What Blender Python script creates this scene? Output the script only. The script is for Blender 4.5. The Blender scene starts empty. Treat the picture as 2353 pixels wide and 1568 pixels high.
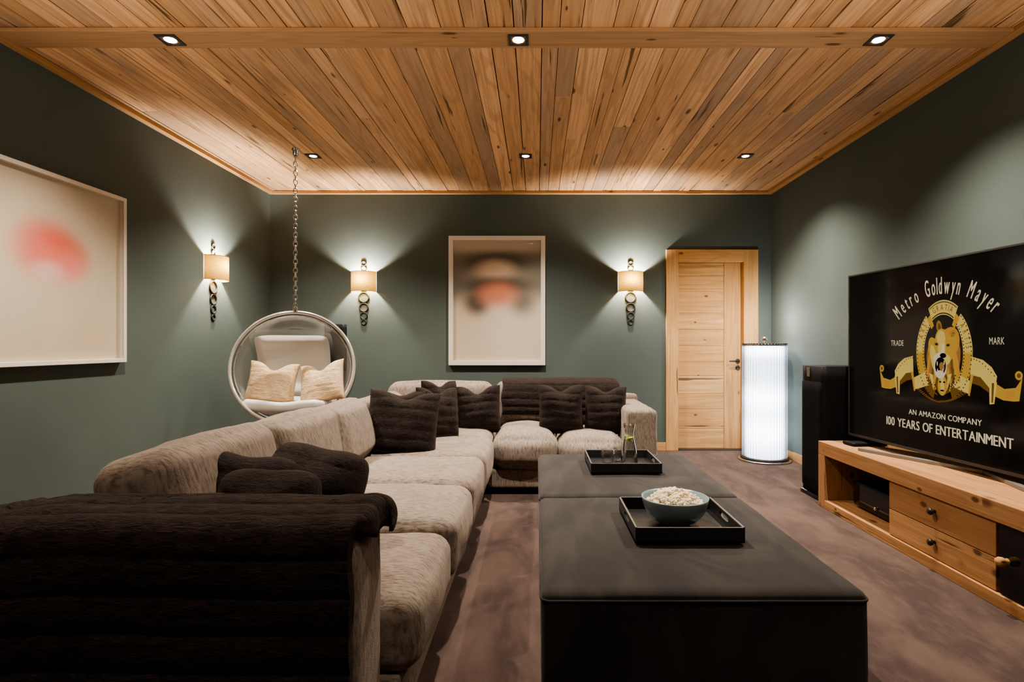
import bpy, math, random
from mathutils import Vector, Matrix, noise as mnoise
random.seed(7)
PI = math.pi
scene = bpy.context.scene
col = scene.collection
EX = 1.15

# ------------------------------------------------------------------ materials
def new_mat(name):
    m = bpy.data.materials.new(name); m.use_nodes = True
    nt = m.node_tree
    b = nt.nodes.get('Principled BSDF')
    return m, nt, b

class NT:
    """tiny node helper"""
    def __init__(s, nt): s.nt = nt
    def n(s, t, **k):
        o = s.nt.nodes.new(t)
        for a, v in k.items():
            setattr(o, a, v)
        return o
    def link(s, a, b): s.nt.links.new(a, b)
    def math(s, op, a, b=None, c=None, clamp=False):
        o = s.n('ShaderNodeMath', operation=op); o.use_clamp = clamp
        for i, v in enumerate((a, b, c)):
            if v is None: continue
            if isinstance(v, (int, float)): o.inputs[i].default_value = v
            else: s.link(v, o.inputs[i])
        return o.outputs[0]
    def mix(s, f, a, b, blend='MIX'):
        o = s.n('ShaderNodeMix', data_type='RGBA', blend_type=blend)
        for i, v in ((0, f), (6, a), (7, b)):
            if isinstance(v, (int, float)): o.inputs[i].default_value = v
            elif isinstance(v, tuple): o.inputs[i].default_value = (*v[:3], 1)
            else: s.link(v, o.inputs[i])
        return o.outputs[2]
    def coords(s, kind='Object', scale=(1, 1, 1), loc=(0, 0, 0), add=None):
        tc = s.n('ShaderNodeTexCoord')
        src = tc.outputs[kind]
        if add is not None:
            v = s.n('ShaderNodeVectorMath', operation='ADD'); s.link(src, v.inputs[0]); s.link(add, v.inputs[1]); src = v.outputs[0]
        mp = s.n('ShaderNodeMapping'); mp.inputs['Scale'].default_value = scale; mp.inputs['Location'].default_value = loc
        s.link(src, mp.inputs[0])
        return mp.outputs[0]
    def noise(s, vec, scale=1.0, detail=3.0, rough=0.55, dist=0.0):
        o = s.n('ShaderNodeTexNoise'); s.link(vec, o.inputs['Vector'])
        o.inputs['Scale'].default_value = scale; o.inputs['Detail'].default_value = detail
        o.inputs['Roughness'].default_value = rough; o.inputs['Distortion'].default_value = dist
        return o.outputs['Fac']
    def smooth(s, v, lo, hi, a=0.0, b=1.0):
        o = s.n('ShaderNodeMapRange', interpolation_type='SMOOTHSTEP')
        s.link(v, o.inputs['Value'])
        o.inputs['From Min'].default_value = lo; o.inputs['From Max'].default_value = hi
        o.inputs['To Min'].default_value = a; o.inputs['To Max'].default_value = b
        return o.outputs['Result']
    def bump(s, h, strength, dist, bsdf):
        o = s.n('ShaderNodeBump'); o.inputs['Strength'].default_value = strength; o.inputs['Distance'].default_value = dist
        s.link(h, o.inputs['Height']); s.link(o.outputs[0], bsdf.inputs['Normal'])

def plain(name, color, rough=0.5, metal=0.0, spec=0.5, emis=None, es=0.0, sheen=0.0):
    m, nt, b = new_mat(name)
    b.inputs['Base Color'].default_value = (*color, 1); b.inputs['Roughness'].default_value = rough
    b.inputs['Metallic'].default_value = metal; b.inputs['Specular IOR Level'].default_value = spec
    if emis:
        b.inputs['Emission Color'].default_value = (*emis, 1); b.inputs['Emission Strength'].default_value = es
    if sheen:
        b.inputs['Sheen Weight'].default_value = sheen
    N = NT(nt)                                  # faint surface variation so nothing is perfectly flat
    c = N.coords('Object', (1, 1, 1)); f = N.noise(c, 9, 4)
    mr = N.smooth(f, 0.2, 0.8, max(0.02, rough - 0.05), min(1, rough + 0.05)); N.link(mr, b.inputs['Roughness'])
    return m

def wood(name, axis=1, light=(.82, .49, .265), mid=(.58, .335, .172), dark=(.30, .165, .085), grey=(.33, .245, .18), rough=.62, greyamt=.75, dens=1.0, kn=(3.0, 10.0), kp=.25, flat=None, kr=1.0):
    m, nt, b = new_mat(name); N = NT(nt)
    at = N.n('ShaderNodeAttribute', attribute_name='rnd'); r = at.outputs['Fac']
    off = N.n('ShaderNodeCombineXYZ')
    for i, k in enumerate((17.3, 31.7, 23.1)):
        N.link(N.math('MULTIPLY', r, k), off.inputs[i])
    def sc(al, ac):
        v = [ac, ac, ac]; v[axis] = al; return tuple(v)
    cg = N.coords('Object', sc(1.3, 60), add=off.outputs[0]); grain = N.noise(cg, 1, 4, .6)
    cl = N.coords('Object', sc(.55, 5.5), add=off.outputs[0]); low = N.noise(cl, 1, 3, .5, .3)
    rings = N.math('SINE', N.math('MULTIPLY', low, 46.0 * dens))
    cp = N.coords('Object', sc(.5, 2.2), add=off.outputs[0]); patch = N.noise(cp, 1.3, 4, .55)
    kv = list(sc(*kn))
    if flat is not None: kv[flat] = .02
    ck = N.coords('Object', tuple(kv), add=off.outputs[0])
    vo = N.n('ShaderNodeTexVoronoi'); N.link(ck, vo.inputs['Vector']); vo.inputs['Scale'].default_value = 1.0
    sx = N.n('ShaderNodeSeparateColor'); N.link(vo.outputs['Color'], sx.inputs[0])
    has = N.math('GREATER_THAN', sx.outputs[0], kp)
    krad = N.math('MULTIPLY_ADD', sx.outputs[1], .11 * kr, .045 * kr)
    kd = N.math('DIVIDE', vo.outputs['Distance'], krad)
    knot = N.math('MULTIPLY', N.smooth(kd, .55, 1.25, 1, 0), has)
    cc = N.coords('Object', sc(.9, 22), add=off.outputs[0]); crack = N.smooth(N.noise(cc, 1, 3, .6, .4), .63, .70)
    # board tone by the board's own random value
    r2 = N.math('FRACT', N.math('MULTIPLY', r, 7.13))
    tone = N.mix(N.smooth(r2, .1, .85), light, mid)
    tone = N.mix(N.math('MULTIPLY', N.smooth(N.math('FRACT', N.math('MULTIPLY', r, 13.7)), .55, .95), greyamt), tone, grey)
    tone = N.mix(N.smooth(patch, .42, .70, 0, .6), tone, mid)
    tone = N.mix(N.smooth(patch, .56, .74, 0, .55 * greyamt * 2), tone, grey)
    c = N.mix(N.smooth(grain, .35, .75, 0, .55), tone, dark)
    c = N.mix(N.smooth(rings, .2, 1.0, 0, .33), c, dark)
    c = N.mix(N.math('MULTIPLY', crack, .8), c, (.05, .028, .015))
    c = N.mix(N.math('MULTIPLY', knot, .85), c, (.085, .042, .02))
    N.link(c, b.inputs['Base Color'])
    b.inputs['Roughness'].default_value = rough; b.inputs['Specular IOR Level'].default_value = .10
    h = N.math('SUBTRACT', N.math('MULTIPLY', grain, .4), N.math('ADD', N.math('MULTIPLY', crack, .8), N.math('MULTIPLY', knot, .2)))
    N.bump(h, .5, .004, b)
    return m

def fabric(name, scale, c1, c2):
    m, nt, b = new_mat(name); N = NT(nt)
    co = N.coords('Object', scale)
    f = N.noise(co, 1, 3, .6, .3)
    g = N.noise(N.coords('Object', (1, 1, 1)), 7, 4, .6)
    h = N.noise(N.coords('Object', (1, 1, 1)), 240, 2, .6)
    base = N.mix(N.smooth(f, .25, .62), c2, c1)
    base = N.mix(N.smooth(g, .42, .75, 0, .28), base, c2)
    N.link(base, b.inputs['Base Color'])
    b.inputs['Roughness'].default_value = .92; b.inputs['Specular IOR Level'].default_value = .1
    b.inputs['Sheen Weight'].default_value = .18; b.inputs['Sheen Tint'].default_value = (.8, .66, .55, 1)
    N.bump(N.math('ADD', f, N.math('MULTIPLY', h, .5)), .5, .004, b)
    return m

def fur_mat(name, base, tip, sheen=.5, sc=(60, 60, 60), tint=(.6, .45, .38)):
    m, nt, b = new_mat(name); N = NT(nt)
    f = N.noise(N.coords('Object', sc), 1, 4, .65, 1.0)
    g = N.noise(N.coords('Object', (1, 1, 1)), 9, 4, .6, .5)
    c = N.mix(N.smooth(f, .35, .7), base, tip)
    c = N.mix(N.smooth(g, .45, .72, 0, .5), c, tip)
    N.link(c, b.inputs['Base Color'])
    b.inputs['Roughness'].default_value = .85; b.inputs['Specular IOR Level'].default_value = .12
    b.inputs['Sheen Weight'].default_value = sheen; b.inputs['Sheen Roughness'].default_value = .45
    b.inputs['Sheen Tint'].default_value = (*tint, 1)
    fine = N.noise(N.coords('Object', tuple(v * 3.2 for v in sc)), 1, 2, .6, .6)
    N.bump(N.math('MULTIPLY_ADD', fine, .45, f), .75, .010, b)
    return m

def velvet_mat():
    m, nt, b = new_mat('charcoal velvet'); N = NT(nt)
    f = N.noise(N.coords('Object', (3.2, 1.3, 2)), 1.2, 4, .6, 1.2)
    g = N.noise(N.coords('Object'), 16, 4, .6)
    c = N.mix(N.smooth(f, .36, .66), (.0185, .0165, .0155), (.034, .030, .0275))
    c = N.mix(N.smooth(g, .5, .75, 0, .35), c, (.020, .018, .017))
    N.link(c, b.inputs['Base Color']); b.inputs['Roughness'].default_value = .8; b.inputs['Specular IOR Level'].default_value = .15
    b.inputs['Sheen Weight'].default_value = .2; b.inputs['Sheen Tint'].default_value = (.55, .5, .47, 1)
    N.bump(N.math('ADD', N.math('MULTIPLY', f, .6), N.math('MULTIPLY', N.noise(N.coords('Object'), 300, 2), .08)), .35, .012, b)
    return m

def thin_glass(name, tint=(.93, .95, .94), refl=.06, grazing=.75, rough=.02, blend=.35):
    m = bpy.data.materials.new(name); m.use_nodes = True; nt = m.node_tree; nt.nodes.clear(); N = NT(nt)
    out = N.n('ShaderNodeOutputMaterial')
    tr = N.n('ShaderNodeBsdfTransparent'); tr.inputs[0].default_value = (*tint, 1)
    gl = N.n('ShaderNodeBsdfGlossy'); gl.inputs['Roughness'].default_value = rough
    lw = N.n('ShaderNodeLayerWeight'); lw.inputs['Blend'].default_value = blend
    fac = N.smooth(lw.outputs['Facing'], 0.0, 1.0, refl, grazing)
    mx = N.n('ShaderNodeMixShader'); N.link(fac, mx.inputs[0]); N.link(tr.outputs[0], mx.inputs[1]); N.link(gl.outputs[0], mx.inputs[2])
    N.link(mx.outputs[0], out.inputs[0])
    return m

def emit(name, color, strength):
    m = bpy.data.materials.new(name); m.use_nodes = True; nt = m.node_tree; nt.nodes.clear(); N = NT(nt)
    out = N.n('ShaderNodeOutputMaterial'); e = N.n('ShaderNodeEmission')
    e.inputs[0].default_value = (*color, 1); e.inputs[1].default_value = strength
    N.link(e.outputs[0], out.inputs[0])
    return m

def wall_mat():
    m, nt, b = new_mat('green grey wall paint'); N = NT(nt)
    f = N.noise(N.coords('Object'), 1.1, 3, .5)
    c = N.mix(N.smooth(f, .3, .7), (.084, .104, .095), (.099, .121, .111))
    N.link(c, b.inputs['Base Color']); b.inputs['Roughness'].default_value = .75; b.inputs['Specular IOR Level'].default_value = .2
    N.bump(N.noise(N.coords('Object'), 260, 2), .06, .002, b)
    return m

def carpet_mat():
    m, nt, b = new_mat('brown carpet'); N = NT(nt)
    f = N.noise(N.coords('Object', (1, .45, 1)), 3.2, 5, .6, .6)
    g = N.noise(N.coords('Object'), 330, 2, .7)
    s = N.noise(N.coords('Object', (2, .8, 1)), 9, 4, .65)
    c = N.mix(N.smooth(f, .36, .66), (.054, .034, .030), (.118, .076, .061))
    c = N.mix(N.smooth(s, .45, .7, 0, .4), c, (.135, .092, .075))
    c = N.mix(N.smooth(g, .3, .8, 0, .45), c, (.07, .042, .033))
    N.link(c, b.inputs['Base Color']); b.inputs['Roughness'].default_value = .95; b.inputs['Specular IOR Level'].default_value = .05
    b.inputs['Sheen Weight'].default_value = .15
    N.bump(N.math('ADD', g, f), .5, .01, b)
    return m

def art_mat(name, bg, blobs, grad=None):
    """soft out-of-focus painting: blobs = (x, z, rx, rz, colour, strength, softness) in the panel's own metres"""
    m, nt, b = new_mat(name); N = NT(nt)
    c0 = N.coords('Object')
    w = N.noise(N.coords('Object'), 3, 2)
    c = N.mix(N.smooth(w, .3, .7, 0, .35), bg, tuple(x * .86 for x in bg))
    for (x, z, rx, rz, cc, st, so) in blobs:
        mp = N.n('ShaderNodeMapping'); mp.inputs['Scale'].default_value = (1 / rx, 0, 1 / rz); mp.inputs['Location'].default_value = (-x / rx, 0, -z / rz)
        N.link(c0, mp.inputs[0])
        ln = N.n('ShaderNodeVectorMath', operation='LENGTH'); N.link(mp.outputs[0], ln.inputs[0])
        c = N.mix(N.smooth(ln.outputs['Value'], 1 - so, 1 + so, st, 0), c, cc)
    N.link(c, b.inputs['Base Color']); b.inputs['Roughness'].default_value = .8
    return m

M = {}
M['wall'] = wall_mat()
M['carpet'] = carpet_mat()
M['ceil'] = wood('reclaimed ceiling boards', 1, flat=2, kp=.35)
M['beam'] = wood('reclaimed beam', 0, light=(.46, .275, .145), mid=(.38, .22, .11), greyamt=.1)
M['trimx'] = wood('trim along x', 0, light=(.52, .29, .125), mid=(.44, .235, .10), greyamt=0)
M['trimy'] = wood('trim along y', 1, light=(.52, .29, .125), mid=(.44, .235, .10), greyamt=0)
M['doorx'] = wood('door planks', 0, light=(.66, .405, .185), mid=(.57, .325, .135), dark=(.36, .185, .07), greyamt=.03, dens=.7, kn=(5.0, 9.0), kp=.45, flat=1)
M['doorz'] = wood('door stiles', 2, light=(.63, .38, .17), mid=(.54, .305, .125), dark=(.35, .18, .07), greyamt=.05, dens=.7, kn=(3.0, 9.0), kp=.45, flat=1)
M['unity'] = wood('tv unit boards', 1, light=(.47, .255, .118), mid=(.39, .205, .092), dark=(.24, .12, .052), greyamt=.10, dens=.8, kn=(5.0, 9.0), kp=.2, kr=1.7)
M['unitz'] = wood('tv unit uprights', 2, light=(.47, .255, .118), mid=(.39, .205, .092), dark=(.24, .12, .052), greyamt=.10, dens=.8, kn=(5.0, 9.0), kp=.2, kr=1.7)
CH1, CH2 = (.250, .203, .168), (.105, .084, .068)
M['fabx'] = fabric('beige chenille back run', (150, 34, 26), CH1, CH2)
M['faby'] = fabric('beige chenille left run', (34, 150, 26), CH1, CH2)
M['fur'] = fur_mat('dark brown faux fur', (.008, .0056, .0046), (.030, .0205, .017), .15, (30, 120, 120))
M['furthrow'] = fur_mat('dark brown throw fur', (.009, .0062, .0048), (.032, .0215, .0165), .10, (22, 70, 70))
M['cream'] = fur_mat('cream fur', (.50, .33, .18), (.78, .60, .40), .12, (16, 90, 95), (1, .9, .75))
M['creamback'] = plain('cream satin', (.78, .66, .53), .5)
M['velvet'] = velvet_mat()
M['white_frame'] = plain('off white frame', (.74, .67, .57), .5)
M['mount'] = plain('cream mount', (.70, .61, .50), .8)
M['bronze'] = plain('dark bronze', (.018, .015, .012), .6, .3)
M['steel'] = plain('brushed steel', (.52, .50, .47), .28, 1.0)
M['standgrey'] = plain('stand grey metal', (.24, .225, .205), .45, .5)
M['chrome'] = plain('chrome', (.78, .74, .70), .12, 1.0)
M['darkmetal'] = plain('dark downlight frame', (.06, .055, .05), .4, .6)
M['black'] = plain('satin black', (.005, .005, .0055), .6, 0, .2)
M['blackgloss'] = plain('gloss black', (.006, .006, .007), .08)
M['speaker'] = plain('black speaker cloth', (.005, .0052, .0058), .85, 0, .15)
M['tray'] = plain('dark tray leather', (.019, .018, .018), .33)
M['tray_edge'] = plain('worn tray edge', (.16, .14, .13), .4)
M['bowl'] = plain('blue grey glaze', (.22, .30, .32), .22)
M['pop'] = plain('popcorn', (.80, .68, .50), .8)
M['leather'] = plain('pale silver leather', (.60, .57, .52), .38)
M['acrylic'] = thin_glass('clear acrylic', (.88, .88, .87), .05, .62, .03, .42)
M['rimglass'] = plain('acrylic rim', (.70, .66, .60), .14, .55)
M['glass'] = thin_glass('clear glass', (1, 1, 1), .045, .85, .03, .40)
M['carafe'] = thin_glass('carafe glass', (1, 1, 1), .10, 1.0, .04, .5)
M['pane'] = thin_glass('picture glass', (.98, .98, .98), .008, .12, .02, .2)
M['water'] = thin_glass('water', (.985, .99, .985), .02, .3, .01, .2)
M['lime'] = plain('lime', (.55, .66, .10), .35)
M['lens'] = emit('downlight lens', (1.0, .93, .82), 14.0)
M['kn_dark'] = plain('dark knob', (.05, .042, .036), .3, .6)
M['kn_wood'] = wood('wood knob', 0, light=(.60, .33, .14), mid=(.52, .28, .11), greyamt=0)
M['plug'] = plain('threshold dark', (.05, .035, .025), .8)

def shade_mat():
    m = bpy.data.materials.new('sconce linen'); m.use_nodes = True; nt = m.node_tree; nt.nodes.clear(); N = NT(nt)
    out = N.n('ShaderNodeOutputMaterial')
    d = N.n('ShaderNodeBsdfDiffuse'); t = N.n('ShaderNodeBsdfTranslucent')
    f = N.noise(N.coords('Object', (30, 30, 160)), 1, 3)
    c = N.mix(N.smooth(f, .3, .7), (.36, .215, .068), (.31, .18, .052))
    N.link(c, d.inputs[0])
    c2 = N.mix(N.smooth(f, .3, .7), (.52, .285, .055), (.46, .24, .042)); N.link(c2, t.inputs[0])
    mx = N.n('ShaderNodeMixShader'); mx.inputs[0].default_value = .022
    N.link(d.outputs[0], mx.inputs[1]); N.link(t.outputs[0], mx.inputs[2]); N.link(mx.outputs[0], out.inputs[0])
    return m
M['shade'] = shade_mat()

def lamp_core_mat():
    m = bpy.data.materials.new('lamp glow'); m.use_nodes = True; nt = m.node_tree; nt.nodes.clear(); N = NT(nt)
    out = N.n('ShaderNodeOutputMaterial'); e = N.n('ShaderNodeEmission')
    tc = N.n('ShaderNodeTexCoord'); s = N.n('ShaderNodeSeparateXYZ'); N.link(tc.outputs['Object'], s.inputs[0])
    z = s.outputs[2]
    tot = None
    for (zc, wd) in ((1.10, .07), (.62, .12), (.30, .16)):          # three bulbs stacked inside the diffuser
        g = N.math('POWER', 2.718, N.math('MULTIPLY', N.math('POWER', N.math('DIVIDE', N.math('SUBTRACT', z, zc), wd), 2), -1))
        tot = g if tot is None else N.math('ADD', tot, g)
    st = N.math('MULTIPLY_ADD', tot, 1.6, 1.15)
    e.inputs[0].default_value = (.93, .97, 1.0, 1)
    N.link(N.math('MULTIPLY', st, 1.9), e.inputs[1]); N.link(e.outputs[0], out.inputs[0])
    return m
M['core'] = lamp_core_mat()
M['rod'] = thin_glass('glass rods', (.78, .80, .83), .04, .9, .05, .6)

# ------------------------------------------------------------------ mesh builder
class MB:
    def __init__(s): s.v = []; s.f = []; s.r = []; s.sm = []; s.mi = []
    def add(s, verts, faces, smooth=False, rnd=0.5, mi=0, mat=None):
        o = len(s.v)
        if mat is not None: verts = [mat @ Vector(p) for p in verts]
        s.v += [tuple(p) for p in verts]
        for f in faces:
            s.f.append(tuple(i + o for i in f)); s.r.append(rnd); s.sm.append(smooth); s.mi.append(mi)
    def box(s, lo, hi, rnd=None, mi=0, mat=None):
        if rnd is None: rnd = random.random()
        (a, b, c), (d, e, f) = lo, hi
        v = [(a, b, c), (d, b, c), (d, e, c), (a, e, c), (a, b, f), (d, b, f), (d, e, f), (a, e, f)]
        s.add(v, [(0, 3, 2, 1), (4, 5, 6, 7), (0, 1, 5, 4), (1, 2, 6, 5), (2, 3, 7, 6), (3, 0, 4, 7)], False, rnd, mi, mat)
        return s
    def rbox(s, c, half, r, n=14, mat=None, fn=None, smooth=True, mi=0, rnd=.5):
        """rounded cuboid on a grid; fn(unit position, point) -> displaced point"""
        hx, hy, hz = half; r = min(r, hx, hy, hz)
        idx = {}; V = []; F = []
        def par(i):
            t = -1 + 2 * i / n
            return math.copysign(abs(t) ** .72, t)
        def vert(p):
            k = (round(p[0], 5), round(p[1], 5), round(p[2], 5))
            if k in idx: return idx[k]
            q = Vector((p[0] * hx, p[1] * hy, p[2] * hz))
            inner = Vector((max(-hx + r, min(hx - r, q.x)), max(-hy + r, min(hy - r, q.y)), max(-hz + r, min(hz - r, q.z))))
            d = q - inner
            if d.length > 1e-9: q = inner + d.normalized() * r
            if fn: q = fn(Vector(p), q)
            idx[k] = len(V); V.append(Vector(c) + q if mat is None else mat @ q + Vector(c)); return idx[k]
        for ax in range(3):
            for sg in (-1, 1):
                a1, a2 = (ax + 1) % 3, (ax + 2) % 3
                for i in range(n):
                    for j in range(n):
                        q = []
                        for (di, dj) in ((0, 0), (1, 0), (1, 1), (0, 1)):
                            p = [0, 0, 0]; p[ax] = sg; p[a1] = par(i + di); p[a2] = par(j + dj); q.append(vert(p))
                        if sg < 0: q.reverse()
                        F.append(q)
        s.add(V, F, smooth, rnd, mi); return s
    def lathe(s, prof, seg=32, c=(0, 0, 0), mat=None, smooth=True, cap=True, mi=0, a0=0, a1=2 * PI):
        V = []; F = []; full = abs(a1 - a0 - 2 * PI) < 1e-6; ns = seg if full else seg + 1
        for (r, z) in prof:
            for k in range(ns):
                a = a0 + (a1 - a0) * k / seg; V.append((c[0] + r * math.cos(a), c[1] + r * math.sin(a), c[2] + z))
        for i in range(len(prof) - 1):
            for k in range(seg):
                k2 = (k + 1) % ns
                F.append((i * ns + k, i * ns + k2, (i + 1) * ns + k2, (i + 1) * ns + k))
        s.add(V, F, smooth, .5, mi, mat)
        if cap and full:
            for i, rev in ((0, True), (len(prof) - 1, False)):
                if prof[i][0] > 1e-6:
                    ring = [V[i * ns + k] for k in range(ns)]
                    s.add(ring, [tuple(reversed(range(ns))) if rev else tuple(range(ns))], False, .5, mi, mat)
        return s
    def tube(s, pts, r, seg=8, closed=False, mat=None, mi=0, flat=1.0):
        P = [Vector(p) for p in pts]; n = len(P); V = []; F = []; prev = None
        for i in range(n):
            t = (P[(i + 1) % n] - P[i - 1]) if closed else (P[min(i + 1, n - 1)] - P[max(i - 1, 0)])
            t.normalize()
            if prev is None:
                up = Vector((0, 0, 1)) if abs(t.z) < .9 else Vector((1, 0, 0))
                u = t.cross(up).normalized()
            else:
                u = (prev - t * prev.dot(t)).normalized()
            prev = u; w = t.cross(u)
            rr = r[i] if isinstance(r, (list, tuple)) else r
            for k in range(seg):
                a = 2 * PI * k / seg; V.append(P[i] + u * math.cos(a) * rr + w * math.sin(a) * rr * flat)
        m = n if closed else n - 1
        for i in range(m):
            j = (i + 1) % n
            for k in range(seg):
                k2 = (k + 1) % seg
                F.append((i * seg + k, i * seg + k2, j * seg + k2, j * seg + k))
        s.add(V, F, True, .5, mi, mat)
        if not closed:
            s.add(V[:seg], [tuple(reversed(range(seg)))], False, .5, mi, mat); s.add(V[-seg:], [tuple(range(seg))], False, .5, mi, mat)
        return s
    def grid(s, fn, nu, nv, smooth=True, flip=False, mi=0):
        V = [fn(i / nu, j / nv) for i in range(nu + 1) for j in range(nv + 1)]
        F = []
        for i in range(nu):
            for j in range(nv):
                a = i * (nv + 1) + j; q = (a, a + nv + 1, a + nv + 2, a + 1)
                F.append(tuple(reversed(q)) if flip else q)
        s.add(V, F, smooth, .5, mi); return s
    def sphere(s, c, r, seg=16, rings=10, sc=(1, 1, 1), mi=0):
        prof = [(max(1e-5, math.sin(PI * i / rings)) * r, -math.cos(PI * i / rings) * r) for i in range(rings + 1)]
        V = []; F = []
        for (pr, pz) in prof:
            for k in range(seg):
                a = 2 * PI * k / seg; V.append((c[0] + pr * math.cos(a) * sc[0], c[1] + pr * math.sin(a) * sc[1], c[2] + pz * sc[2]))
        for i in range(rings):
            for k in range(seg):
                k2 = (k + 1) % seg; F.append((i * seg + k, i * seg + k2, (i + 1) * seg + k2, (i + 1) * seg + k))
        s.add(V, F, True, .5, mi); return s
    def build(s, name, mats, parent=None, loc=(0, 0, 0), rot=(0, 0, 0), bevel=0.0, label=None):
        me = bpy.data.meshes.new(name); me.from_pydata(s.v, [], s.f)
        a = me.attributes.new('rnd', 'FLOAT', 'FACE'); a.data.foreach_set('value', s.r)
        me.polygons.foreach_set('use_smooth', s.sm); me.polygons.foreach_set('material_index', s.mi)
        me.update()
        o = bpy.data.objects.new(name, me); col.objects.link(o)
        for m in (mats if isinstance(mats, (list, tuple)) else [mats]): me.materials.append(m)
        o.location = loc; o.rotation_euler = rot
        if parent is not None: o.parent = parent
        if bevel:
            b = o.modifiers.new('edge', 'BEVEL'); b.width = bevel; b.segments = 2; b.limit_method = 'ANGLE'
        if label: o['label'] = label
        return o

def empty(name, loc=(0, 0, 0), rz=0.0):
    o = bpy.data.objects.new(name, None); col.objects.link(o); o.location = loc; o.rotation_euler = (0, 0, rz); o.empty_display_size = .1
    return o
def tag(o, label, cat, group=None, kind=None):
    o['label'] = label; o['category'] = cat
    if group: o['group'] = group
    if kind: o['kind'] = kind
    return o
def struct(o): o['kind'] = 'structure'; return o
def copy_tree(o, parent=None):
    c = o.copy(); col.objects.link(c)
    if parent is not None: c.parent = parent
    for ch in list(o.children): copy_tree(ch, c)
    return c

# ------------------------------------------------------------------ the room
XL, XR, YB, YF, ZC = -2.896, 2.538, 6.04, -1.6, 2.806
T = .12
struct(MB().box((XL - T, YF - T, -T), (XR + T, YB + T + .2, 0)).build('floor', M['carpet']))
struct(MB().box((XL - T, YF - T, 0), (XL, YB + T, ZC + .1)).build('wall_left', M['wall']))
struct(MB().box((XR, YF - T, 0), (XR + T, YB + T, ZC + .1)).build('wall_right', M['wall']))
struct(MB().box((XL, YF - T, 0), (XR, YF, ZC + .1)).build('wall_front', M['wall']))
DX0, DX1, DZ = 1.44, 2.33, 2.12
w = MB()
w.box((XL, YB, 0), (DX0, YB + T, ZC + .1)); w.box((DX1, YB, 0), (XR, YB + T, ZC + .1)); w.box((DX0, YB, DZ), (DX1, YB + T, ZC + .1))
struct(w.build('wall_back', M['wall']))

# ceiling boards: running from front to back, random widths, each board a little different
c = MB(); x = XL - .02
random.seed(21)
while x < XR:
    wd = random.choice((.085, .10, .115, .13, .15, .17)) * random.uniform(.92, 1.08)
    y = YF - .1
    cuts = [2.99 if random.random() < .8 else random.uniform(1.5, 2.6)]
    if random.random() < .3: cuts.append(random.uniform(3.6, 5.2))
    cuts.append(YB + .05)
    gap = random.uniform(.001, .0032); dz = random.uniform(0, .006)
    for yc in cuts:
        t0 = random.uniform(-.002, .002)
        rn = random.random(); a, b = x + gap, x + wd - gap; zb = ZC + dz
        c.box((a, y + .001, zb), (b, yc - .001, zb + .03), rn)
        y = yc
    x += wd
c.box((XL - T, YF - T, ZC + .04), (XR + T, YB + T, ZC + .1), .5)
struct(c.build('ceiling', M['ceil'], bevel=.0015))

BY0, BY1 = 2.905, 3.072
struct(MB().box((XL, BY0, ZC - .022), (XR, BY1, ZC), .33).build('trim_beam', M['beam'], bevel=.003))
struct(MB().box((XL, YF, ZC - .030), (XL + .052, YB, ZC), .2).build('trim_left', M['trimy'], bevel=.003))
struct(MB().box((XR - .052, YF, ZC - .030), (XR, YB, ZC), .6).build('trim_right', M['trimy'], bevel=.003))
struct(MB().box((XL + .052, YB - .045, ZC - .030), (XR - .052, YB, ZC), .45).build('trim_back', M['trimx'], bevel=.003))
struct(MB().box((XL, YF, 0), (XL + .018, YB, .088), .3).build('baseboard_left', M['trimy'], bevel=.003))
struct(MB().box((XR - .018, YF, 0), (XR, YB, .088), .5).build('baseboard_right', M['trimy'], bevel=.003))
b = MB(); b.box((XL + .018, YB - .018, 0), (1.394, YB, .088), .4); b.box((2.392, YB - .018, 0), (XR - .018, YB, .088), .7)
struct(b.build('baseboard_back', M['doorx'], bevel=.003))

# door: frame boards proud of the wall, recessed plank leaf
door = empty('door_1', (1.88, YB, 0)); struct(door)
fx = lambda v: v - 1.88
f = MB()
f.box((fx(1.396), -.024, 0), (fx(1.527), .16, 2.178), .31).build('jamb', M['doorz'], door, bevel=.004)
MB().box((fx(2.235), -.024, 0), (fx(2.392), .16, 2.178), .77).build('jamb', M['doorz'], door, bevel=.004)
f = MB(); f.box((fx(1.527), -.024, 2.046), (fx(2.235), .16, 2.178), .12)
f.build('head_board', M['doorx'], door, bevel=.004)
l = MB(); ys = [605, 634, 664, 720, 757, 795, 832, 864, 905, 940, 985, 1032]
zs = [1.15 - (q - 792) * 6.1 / 1280 for q in ys]; zs[0] = 2.044; zs[-1] = .012
random.seed(5)
for i in range(len(zs) - 1):
    l.box((fx(1.53), .062 + random.uniform(0, .003), zs[i + 1] + .0012), (fx(2.045), .11, zs[i] - .0012))
l.build('leaf', M['doorx'], door, bevel=.002)
l = MB(); l.box((fx(2.047), .060, .012), (fx(2.233), .11, 2.044), .64); l.build('stile', M['doorz'], door, bevel=.002)
MB().box((fx(1.527), .0, 0), (fx(2.235), .16, .012)).build('threshold', M['plug'], door)
h = MB()
h.lathe([(.025, 0), (.026, .004), (.024, .009)], 20, mat=Matrix.Translation((fx(2.197), .060, .968)) @ Matrix.Rotation(PI / 2, 4, 'X'))
h.tube([(fx(2.197), .06, .968), (fx(2.197), .015, .968), (fx(2.185), .008, .968), (fx(2.09), .008, .968)], .0085, 10)
h.build('handle', M['kn_dark'], door)
MB().lathe([(.025, 0), (.026, .004), (.024, .009), (.008, .009), (.007, .004)], 20, mat=Matrix.Translation((fx(2.197), .060, .895)) @ Matrix.Rotation(PI / 2, 4, 'X')).build('lock_plate', M['kn_dark'], door)

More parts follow.
